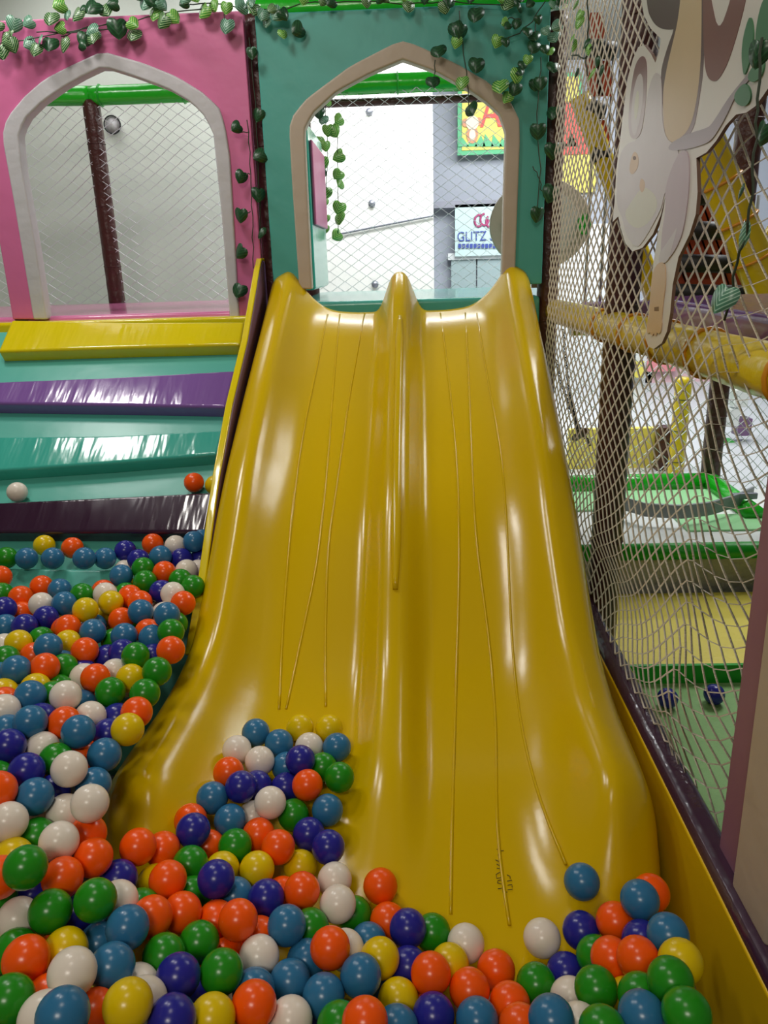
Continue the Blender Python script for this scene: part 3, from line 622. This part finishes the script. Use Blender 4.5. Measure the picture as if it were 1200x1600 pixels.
flatrect(1012, 560, 1055, 580, 9.0, .02, mat('sign_rose', 'D98A90', .5), 'price_sign', sf2); flatrect(985, 565, 1005, 590, 9.0, .02, gyel, 'price_sign', sf2)
sf3 = empty('mall_shop', at(900, 300, Y=9.05), 'bright yellow and white shop front seen through the net left of the thick post', 'shop front')
flatrect(868, 225, 930, 300, 9.0, .05, gyel, 'panel', sf3); flatrect(872, 160, 925, 240, 8.98, .05, red, 'panel', sf3); flatrect(862, 300, 945, 350, 9.05, .05, Mt['mallwall'], 'panel', sf3); flatrect(862, 352, 945, 640, 9.0, .05, paleg, 'pane', sf3)
gt = empty('play_rack', at(1150, 680, Y=6), 'green and white toy rack far behind the right end of the trampoline', 'rack')
for k, (x, y, c_) in enumerate(((1118, 600, 'greenedge'), (1136, 640, 'white'), (1128, 690, 'green'), (1155, 655, 'board'), (1150, 610, 'white'), (1165, 700, 'black'), (1140, 735, 'black'), (1120, 720, 'greenedge'))):
    flatrect(x, y, x+18, y+26, 6.0, .12, Mt[c_], 'bin', gt)

# ---------------------------------------------------------------- ivy
def leaf_mesh(L, mi):
    """heart shaped leaf hanging in -Z from its stalk, facing -Y, slightly cupped"""
    half = [(0, 0), (.18, .09), (.38, .09), (.52, -.03), (.57, -.22), (.54, -.44), (.40, -.68), (.18, -.87), (0, -.98)]
    m = MB(); v = []
    for x, z in half: v += [(x*L, -.10*L*(1-abs(x)*2)*sin(-z*3)+.22*x*L, z*L), (0, -.10*L*sin(-z*3) , min(z, -.0)*L), (-x*L, -.10*L*(1-abs(x)*2)*sin(-z*3)+.22*x*L, z*L)]
    f = []
    for i in range(len(half)-1):
        a = 3*i; f += [(a, a+3, a+4, a+1), (a+1, a+4, a+5, a+2)]
    m.add(v, f)
    o = m.build('leaf', LEAF[mi], None, True); s_ = o.modifiers.new('thick', 'SOLIDIFY'); s_.thickness = .0012
    return o
protos = {}
def vine(label, leaves, plane, stems, off=.03, group='ivy garlands'):
    """leaves: (px, py, length px, material, angle deg); stems: polylines of px points; plane: dict for at()"""
    o0 = at(leaves[0][0], leaves[0][1], **plane)
    root = empty('ivy_vine', o0, label, 'vine', group)
    toward = Vector((0, -1, 0)) if 'Y' in plane else Vector((-1, 0, 0))
    m = MB()
    for st in stems:
        m.tube([at(x, y, **plane)+toward*off*.6+Vector((random.uniform(-.004, .004), 0, random.uniform(-.004, .004))) for x, y in resample(st, max(4, len(st)*3))], .0022, 5)
    if stems: m.build('stem', Mt['stem'], root)
    for px, py, L, mi, ang in leaves:
        c = at(px, py, **plane); k = (at(px, py+1, **plane)-c).length*L
        key = mi
        if key not in protos:
            o = leaf_mesh(1.0, mi); protos[key] = o; src = o; first = True
            o.parent = root
        else:
            o = protos[key].copy(); C.objects.link(o); o.parent = root
        a = radians(ang)
        rot = Matrix.Rotation(radians(random.uniform(-35, 35))+(0 if 'Y' in plane else -pi/2), 4, 'Z') @ Matrix.Rotation(a, 4, 'Y') @ Matrix.Rotation(radians(random.uniform(-30, 10)), 4, 'X')
        mt_ = rot.to_3x3() @ Vector((0, 0, .5*k))
        o.matrix_basis = Matrix.Translation(c+toward*(off+random.uniform(-.008, .015))+mt_-root.location) @ rot @ Matrix.Scale(k, 4)
    return root
def zl(s, k, ox=0, oy=0):
    out = []
    for t in s.split():
        x, y, L, mi, an = t.split(','); out.append((ox+float(x)/k, oy+float(y)/k, float(L)/k, int(mi), float(an)))
    return out
YV = dict(Y=3.42)
vine('ivy garland draped along the top of the pink arch panel',
     zl('5,135,60,0,40 80,130,75,3,20 65,165,60,0,-40 145,118,60,3,60 35,195,70,0,10 80,230,70,0,-20 30,260,75,0,-10 5,240,45,3,30 290,38,70,2,70 255,105,80,0,5 290,140,60,2,80 325,85,50,3,-20 370,82,75,0,30 450,55,85,1,30 510,62,75,0,-25 400,55,40,1,60 540,32,60,1,85 150,215,70,3,60 187,250,70,0,10 210,205,55,3,-50 250,222,80,1,10 320,230,75,0,0 405,200,70,1,30 450,195,70,0,-20 445,160,70,3,75 410,230,50,1,-60 570,155,95,1,0 640,125,65,2,-50 632,175,75,0,10 695,35,75,3,20 735,25,70,1,-20 775,38,60,3,-40 735,80,75,2,10 775,120,75,0,40 830,98,70,2,-40 665,3,50,1,0', 3), YV,
     [[(0, 70), (60, 60), (130, 48), (200, 36), (270, 22), (330, 14)], [(60, 52), (120, 55), (190, 45)], [(100, 60), (140, 45)]])
vine('ivy garland hanging over the corner between the pink and teal panels',
     zl('875,10,60,3,30 930,5,60,2,-20 870,30,50,1,70 960,68,75,2,40 1010,42,65,2,-30 1070,55,60,2,10 1070,140,75,3,10 1135,42,80,3,60 1185,30,60,3,-30 1190,265,50,1,0 1200,60,70,0,20', 3)+
     zl('80,70,50,3,20 130,65,60,3,40 160,70,50,1,-30 155,140,40,2,0 205,120,60,1,60 90,95,40,3,0 110,45,40,0,50 230,8,45,2,10 330,18,45,1,60 300,15,40,0,30', 2.4, 380, 0), YV,
     [[(290, 10), (340, 8), (390, 15), (430, 20), (470, 10)], [(350, 12), (356, 45)]])
vine('ivy garland along the top edge of the teal panel',
     zl('465,20,45,0,0 510,10,40,1,40 540,5,30,0,-30 620,35,50,0,10 600,5,30,2,60 680,8,40,1,0 770,15,60,1,20 755,40,50,0,-10 850,5,40,1,10 985,25,60,0,15 1020,15,50,1,-20 960,5,40,2,60', 2.4, 380, 0), YV,
     [[(470, 8), (560, 4), (640, 8), (700, 4), (790, 10)]])
vine('thin ivy strand hanging in front of the teal arch top, leaves of dark green', zl('865,75,65,1,5 790,125,60,1,-10 812,135,60,1,20 795,175,45,2,15 730,208,62,1,-8 870,260,62,1,8 710,320,55,1,0 815,325,55,2,0', 2.4, 380, 0)+[(735, 176, 24, 1, -35)], YV,
     [[(718, 20), (722, 70), (727, 110), (731, 170)], [(680, 95), (677, 140)]], off=.05)
vine('bunch of ivy sprigs hanging at the upper right corner of the teal panel',
     zl('548,155,55,2,60 560,180,50,1,40 615,165,60,1,10 505,265,75,2,20 555,275,60,1,0 680,215,65,1,10 725,230,75,1,-15 715,300,80,1,20 690,45,55,1,40 640,20,60,1,10 630,75,60,1,60 745,140,55,1,-10 785,210,60,3,-20 780,310,60,1,0 815,320,55,2,-20 830,60,60,3,0 835,240,80,3,-20 840,180,70,3,60 860,40,50,1,40 620,470,90,2,5 635,440,70,1,-10 605,545,80,1,20 520,530,100,2,-5 560,590,70,2,30 750,515,80,1,0 680,370,60,2,10 655,400,60,1,0', 3.75, 640, 0), YV,
     [[(850, 5), (826, 40), (808, 57), (775, 68)], [(812, 35), (800, 30), (780, 40)], [(835, 30), (832, 80), (815, 110), (803, 140)], [(803, 140), (790, 150), (780, 140)]], off=.045)
vine('ivy strand climbing the right edge of the teal panel and its post', [(835, 136, 20, 1, 0), (838, 210, 25, 1, 0), (838, 338, 24, 1, 10), (862, 180, 24, 1, 0), (861, 240, 26, 1, 0), (858, 306, 28, 1, 20), (862, 110, 22, 1, 10)], dict(Y=3.42),
     [[(845, 90), (838, 160), (843, 270), (838, 330)], [(832, 262), (842, 278), (845, 300)]], off=.03)
vine('ivy strand down the right edge of the pink panel', zl('990,540,50,1,60 1010,745,55,1,30 1010,905,60,1,10 1005,1055,60,1,40 1000,1215,60,1,20', 2.667), YV, [[(388, 190), (392, 240), (394, 300), (396, 380), (397, 420)], [(372, 205), (390, 208)], [(380, 278), (392, 272)], [(380, 338), (394, 330)]], off=.03)
vine('ivy strand winding down the brown post between pink and teal panels', zl('1055,235,50,3,0 1080,490,55,1,20 1085,655,60,1,60 1085,820,60,1,10 1090,975,50,1,0', 2.667), dict(Y=3.47), [[(392, 60), (398, 130), (404, 240), (408, 330), (410, 420)]], off=.03)
vine('pale ivy strands hanging behind the white net in the teal arch', zl('315,385,40,2,60 285,430,45,1,0 300,455,40,3,10 358,455,45,2,60 320,497,45,2,0 345,500,50,2,-30 293,535,45,2,0 312,555,40,2,0 355,590,50,2,60 300,620,50,2,0 300,655,40,1,0 355,660,45,2,40 365,692,45,2,60 312,728,50,2,0 305,765,35,2,0 360,785,50,2,20 362,825,50,2,-20 310,825,35,2,0 350,885,45,2,60 308,865,35,2,0', 2.4, 380, 0), dict(Y=4.55), [[(508, 160), (512, 240), (510, 300), (509, 360)], [(527, 180), (529, 280), (528, 370)]], off=.03)
vine('ivy sprig hanging inside the rope net beside the thick brown post', zl('1040,30,60,2,10 1015,140,70,2,0 1060,90,60,2,30 990,270,75,2,30 1075,260,60,1,0 1080,300,60,2,-20 1025,430,60,1,0 1100,440,80,2,10 1125,370,60,1,0 1150,420,60,1,0 1000,230,50,2,-40', 3.75, 640, 0), dict(X=.53), [[(925, -5), (928, 40), (922, 70), (925, 120)], [(900, 85), (922, 92), (930, 75)]], off=.02)
vine('ivy strand hanging over the monkey board at the right edge', [(1190, 88, 40, 1, 10), (1196, 212, 34, 1, 20), (1165, 372, 46, 3, 5), (1147, 470, 44, 3, 12), (1182, 300, 24, 1, 0)], dict(X=.52), [[(1197, 60), (1191, 150), (1184, 300), (1178, 350), (1160, 410), (1148, 460), (1134, 500)]], off=.01)

# ---------------------------------------------------------------- the balls: colour letter and position in millimetres
BALLS = """Y-1194,2325,600 O-1089,2297,600 N-913,2284,591 O-834,2319,600 W-756,2304,598 B-689,2285,618 B-679,2349,601 G-1281,2244,590 B-1212,2236,590 B-1120,2219,595 B-1006,2188,605 B-962,2237,585 N-850,2220,584 G-817,2162,579
B-775,2209,599 N-723,2246,575 N-678,2292,552 N-785,2253,542 O-742,2130,578 W-686,2168,567 W-667,2223,544 B-875,2130,569 G-785,2079,570 G-685,2095,566 G-635,2048,565 O-1238,2115,578 G-1212,2060,546 O-1122,2125,540
O-1146,2041,543 W-1054,1976,549 B-1052,2093,542 B-985,1971,553 G-960,2036,550 O-918,2088,538 W-888,2029,554 G-848,2078,532 O-812,2018,550 O-766,1968,554 N-728,2043,553 W-680,1999,565 O-633,1936,564 N-1136,1929,558
O-1120,1983,518 N-1013,1911,537 B-1107,1869,533 N-1043,1850,542 Y-888,1889,570 Y-889,1981,507 Y-845,1959,559 O-804,1914,527 B-743,1904,555 W-693,1942,529 B-645,1830,579 O-954,1885,515 O-918,1835,545 B-883,1914,508
B-846,1821,538 O-713,1858,518 G-643,1878,529 B-680,1796,531 G-619,1769,560 Y-1017,1761,539 G-987,1819,518 B-908,1699,559 O-963,1724,521 Y-896,1776,529 W-1074,1791,514 G-1006,1673,540 B-894,1726,497 G-808,1857,492
B-759,1810,530 N-793,1769,489 N-739,1736,521 G-683,1679,541 O-591,1672,560 N-661,1735,507 O-835,1736,527 B-991,1607,530 B-933,1583,561 O-879,1613,550 G-861,1666,519 N-831,1701,484 W-804,1645,503 O-753,1596,529
W-737,1670,501 Y-677,1616,516 G-604,1597,544 W-948,1636,486 Y-942,1529,531 Y-875,1549,532 G-851,1605,496 G-822,1521,528 O-912,1476,540 B-847,1472,558 W-772,1480,552 G-703,1553,517 G-614,1532,524 B-773,1547,488
N-808,1427,528 W-879,1417,557 O-743,1400,536 W-716,1463,509 O-610,1461,520 Y-606,1392,523 N-675,1504,478 N-662,1421,492 B-852,1369,537 B-797,1367,560 N-814,1302,547 W-767,1340,514 B-693,1354,544 B-638,1336,500
O-700,1367,477 G-722,1302,513 W-669,1247,532 N-750,1241,533 G-817,1245,513 N-712,1250,476 B-639,1272,476 O-761,1158,553 O-772,1190,495 B-711,1186,517 W-669,1203,467 W-600,1168,515 W-725,1113,521 G-695,1140,464
W-633,1101,488 O-614,1168,446 Y-704,1072,479 G-632,989,535 O-580,1107,447 O-607,1045,461 O-689,1005,500 O-730,1111,374 N-546,1118,388 G-716,1024,438 N-681,1071,400 W-661,986,432 G-598,976,458 G-527,989,468
W-514,1037,418 N-591,1030,390 B-468,961,440 B-526,975,391 G-634,923,432 Y-556,926,431 O-591,879,465 W-500,838,486 B-465,885,444 G-575,800,479 O-546,841,432 O-470,821,427 W-512,771,482 B-466,741,525
Y-408,801,470 N-374,905,401 N-353,810,430 W-409,851,416 G-417,964,378 G-373,1011,355 G-314,932,380 O-416,1064,366 O-450,1016,405 O-363,1083,328 O-313,1049,364 O-530,1184,402 O-500,1225,359 Y-498,1162,337
O-457,1123,381 N-451,1272,364 O-431,1292,305 G-439,1198,348 G-422,1143,326 G-491,1070,368 O-475,1332,339 B-395,1346,326 Y-383,1214,319 N-371,1134,372 G-370,1275,322 O-334,1028,300 N-369,956,304 W-441,902,383
B-389,1624,355 Y-285,1659,344 Y-212,1660,341 W-420,1550,358 B-328,1596,343 W-255,1595,333 B-187,1591,334 W-361,1519,349 O-421,1462,361 B-304,1538,319 N-263,1503,362 G-216,1530,322 G-172,1478,333 N-381,1406,365
N-358,1454,330 N-295,1469,313 O-240,1440,342 B-441,1388,351 W-313,1377,346 W-357,1394,296 G-268,1395,299 B-193,1400,307 O-332,1325,307 O-282,1277,317 N-228,1341,294 N-181,1291,304 Y-315,1218,316 Y-241,1283,261
O-219,1164,315 O-264,1196,274 W-164,1230,277 W-150,1151,296 G-123,1179,242 O-73,1232,260 O-57,1162,243 B-346,1156,311 N-283,1141,320 B-232,1065,335 G-197,1102,290 N-18,1117,273 G28,1145,233 O-150,1015,338
W-130,1056,289 B-92,1105,253 B-196,1034,290 W-272,1009,326 B-215,974,311 B-96,974,323 Y-67,1033,295 O21,1007,290 B-155,941,318 Y-35,973,271 O-253,881,373 W-201,890,330 O-81,850,377 N23,938,280
O-287,1077,297 N-18,1050,256 Y-307,843,392 B-267,937,334 G-124,879,333 B-36,905,294 W89,1115,239 Y56,1058,254 O140,1067,229 O86,995,268 O153,983,251 B93,929,281 W231,1122,244 N304,1128,255
G205,1027,243 N265,1067,223 W255,984,261 G284,943,332 O361,1115,290 B400,1109,346 O437,1158,313 B419,1017,364 N389,1050,315 O359,979,355 O328,1018,312 Y414,946,385 G379,893,407 G378,825,426
B326,852,388 B197,863,366 O161,921,278 G263,827,389 Y338,952,297 W245,884,325 G315,1062,268 G343,910,356 O-740,2533,744 W-1350,2509,730 Y-668,2533,733 B320,1205,295"""
DEEP = """-818,2099,460 -762,1665,438 -515,966,316 -756,2047,480 -1001,1700,462 -765,1361,439 293,991,206 -938,1772,451 -790,1296,461 -1048,1871,477 -839,2220,512 -963,1994,486 -762,1765,410 -876,2013,438 -740,1853,443 -832,1564,443 366,1008,247 -941,1935,462
-825,1925,458 -1077,1788,444 -699,2135,490 -718,1781,460 -752,1180,376 -831,1438,461 -1098,1923,478 -1121,2036,457 -933,1581,429 -945,1646,412 -915,2116,463 -1162,2099,492 -472,1015,332 -408,1011,276 -1007,1783,464 -742,1583,424 -848,1859,422 -86,1023,232
-779,1970,473 -896,1725,421 -967,2077,486 -905,1847,478 -296,992,243 -632,907,349 -753,1480,455 -857,1508,472 -1101,2100,462 -557,890,360 -604,964,375 -179,975,239 -826,1630,424 -500,863,382 -458,924,317 -1018,1930,468 -1051,2023,498 -836,1772,437
-781,2140,518 -672,1018,362 96,1022,195 403,938,302 -1234,2116,495 -692,1905,460 -888,2174,518 -978,1875,447 14,1000,211 -108,953,257 -697,1998,467 -700,1708,458 -1037,2084,476 -861,1345,460 -766,1144,316 180,1016,180 -902,1457,473 -741,2207,501
-892,1663,454 432,995,266 -229,1025,212 -1178,1994,471 -752,1241,419 -816,1710,412 -673,1837,465 -907,2242,540"""
R = .0345
CN = dict(O='orange', B='steel blue', N='navy blue', G='green', W='white', Y='yellow')
def sphere(n=28, k=16):
    m = MB(); v = [(0, 0, R)]
    for i in range(1, k):
        for j in range(n): v.append((R*sin(pi*i/k)*cos(2*pi*j/n), R*sin(pi*i/k)*sin(2*pi*j/n), R*cos(pi*i/k)))
    v.append((0, 0, -R)); f = [(0, 1+j, 1+(j+1) % n) for j in range(n)]
    for i in range(k-2): f += [(1+i*n+j, 1+(i+1)*n+j, 1+(i+1)*n+(j+1) % n, 1+i*n+(j+1) % n) for j in range(n)]
    b0 = 1+(k-2)*n; f += [(len(v)-1, b0+(j+1) % n, b0+j) for j in range(n)]
    return v, f
SV, SF = sphere()
first = {}
items = []
for tok in BALLS.split():
    c = tok[0]; x, y, z = (float(q)/1000 for q in tok[1:].split(','))
    items.append((c, Vector((x, y, z))))
for px, py in ((1043, 1091), (1116, 1085)): items.append(('N', at(px, py, Z=R)))
PX = [proj(p) for _, p in items]
def region(i):
    px, py, z = PX[i]; c, p = items[i]
    if p.x > .65: return 'out'
    if py < 780 and p.y > 2.3: return 'ramp'
    if p.y > 2.15 and px < 195 and py < 885: return 'row'
    if py < 900 and p.y > 2.0: return 'top'
    if px > 640: return 'right'
    if 280 < px < 575 and py < 1350: return 'slide'
    if py < 1100: return 'back'
    if py < 1290: return 'left'
    return 'front'
WHERE = dict(row='in the row on the teal ledge', top='at the ramp foot beside the slide', right='at the slide\'s lower right end', slide="on the slide's left lane", back='in the pit near the ramp', left='in the pit left of the slide', front='in the pit before the slide')
GROUP = dict(row='balls in a row on the teal ledge', top='balls heaped beside the slide', right='balls at the lower right end of the slide', slide='balls on the left lane', back='balls in the back of the pit', left='balls in the left of the pit', front='balls in the front of the pit', ramp='balls resting on the ramp', out='balls outside the pit')
reg = [region(i) for i in range(len(items))]
def neigh(i):
    x, y, z = PX[i]; d = F*2*R/z; out = {}
    for k, (a, b_, zz) in enumerate(PX):
        if k == i or abs(a-x) > 1.5*d or abs(b_-y) > 1.5*d: continue
        r = hypot(a-x, b_-y)
        if r > 1.35*d or r < .3*d: continue
        ang = math.degrees(atan2(y-b_, a-x))
        for nm, c0 in (('right', 0), ('above', 90), ('left', 180), ('below', -90)):
            if abs((ang-c0+180) % 360-180) < 40 and (nm not in out or r < out[nm][0]): out[nm] = (r, items[k][0])
    return {k: v[1] for k, v in out.items()}
def phrases(i):
    nb = neigh(i); W_ = {'above': '%s above it', 'below': '%s below it', 'left': '%s on its left', 'right': '%s on its right'}
    nm = [W_[k] % CN[nb[k]] for k in ('above', 'left', 'right', 'below') if k in nb]
    import itertools
    out = []
    for n in range(0, 4):
        for cmb in itertools.combinations(nm, n): out.append(', '.join(cmb))
    return out
ph = [phrases(i) for i in range(len(items))]
def label_for(i):
    c = items[i][0]
    base = {'ramp': {'O': 'orange plastic ball resting on the dark pad of the ramp', 'W': 'white plastic ball resting on the dark pad at the left edge', 'Y': 'yellow plastic ball peeping out behind the board of the ramp'}}
    if reg[i] == 'ramp': return base['ramp'][c]
    if reg[i] == 'out': return 'navy ball on the green floor behind the net, '+('beside the pit wall rail' if PX[i][0] < 1080 else 'beside the mauve panel')
    px, py, z = PX[i]
    if abs(px-909) < 12 and abs(py-1378) < 14: return 'steel blue ball resting alone on the right lane of the slide'
    same = [k for k in range(len(items)) if k != i and items[k][0] == c and reg[k] == reg[i]]
    short = f'{CN[c]} ball {WHERE[reg[i]]}'
    for p in ph[i]:
        if all(p not in ph[k] for k in same):
            s = short+(', '+p if p else '')
            if len(s.split()) <= 16: return s
    # by its place among its like
    for nm, key in (('leftmost', lambda k: PX[k][0]), ('rightmost', lambda k: -PX[k][0]), ('highest', lambda k: PX[k][1]), ('lowest', lambda k: -PX[k][1])):
        if all(key(i) < key(k) for k in same): return f'{nm} {CN[c]} ball {WHERE[reg[i]]}'
    sm2 = sorted(same+[i], key=lambda k: PX[k][0]); n = sm2.index(i)+1
    ORD = ['first', 'second', 'third', 'fourth', 'fifth', 'sixth', 'seventh', 'eighth', 'ninth', 'tenth', 'eleventh', 'twelfth', 'thirteenth', 'fourteenth', 'fifteenth', 'sixteenth', 'seventeenth', 'eighteenth', 'nineteenth', 'twentieth']
    if n <= 20: return f'{ORD[n-1]} {CN[c]} ball from the left {WHERE[reg[i]]}'
    return f'{ORD[len(sm2)-n]} {CN[c]} ball from the right {WHERE[reg[i]]}'
for i, (c, p) in enumerate(items):
    if c not in first: o = first[c] = MB().add(SV, SF).build('plastic_ball', BALL[c], None, True)
    else: o = first[c].copy(); C.objects.link(o)
    o.location = p; o.rotation_euler = (random.uniform(0, 6), random.uniform(0, 6), 0)
    tag(o, label_for(i), 'ball', GROUP[reg[i]])
m = MB(); cols = 'OBNGWY'
for k, tok in enumerate(DEEP.split()):
    x, y, z = (float(q)/1000 for q in tok.split(','))
    m.add([(a+x, b_+y, c_+z) for a, b_, c_ in SV], SF, random.randrange(6))
# the rest of the pit, beyond the edges of the photograph
P0 = [p for _, p in items]
iy = 0
while True:
    Y = .12+iy*.064; iy += 1
    if Y > 2.0: break
    for ix in range(40):
        X = -2.3+ix*.074+(.037 if iy % 2 else 0); Z = .34+.18*ss(.9, 1.9, Y)*ss(-.3, -.7, X)+random.uniform(-.02, .02)
        if X > .50 or (Y > .98 and X > -.80): continue
        p = Vector((X, Y, Z))
        d = p-EYE; z = d.dot(FW)
        if z > .05:
            px, py, z = proj(p); r_ = F*R/z*1.35
            if -r_ < px < 1200+r_ and -r_ < py < 1600+r_: continue
        if any((p-q).length < .069 for q in P0): continue
        m.add([(a+X, b_+Y, c_+Z) for a, b_, c_ in SV], SF, random.randrange(6))
tag(m.build('deeper_balls', [BALL[c] for c in cols], None, True), 'mixed coloured balls of the lower layer and margins, filling gaps of the pit', 'balls', None, 'stuff')
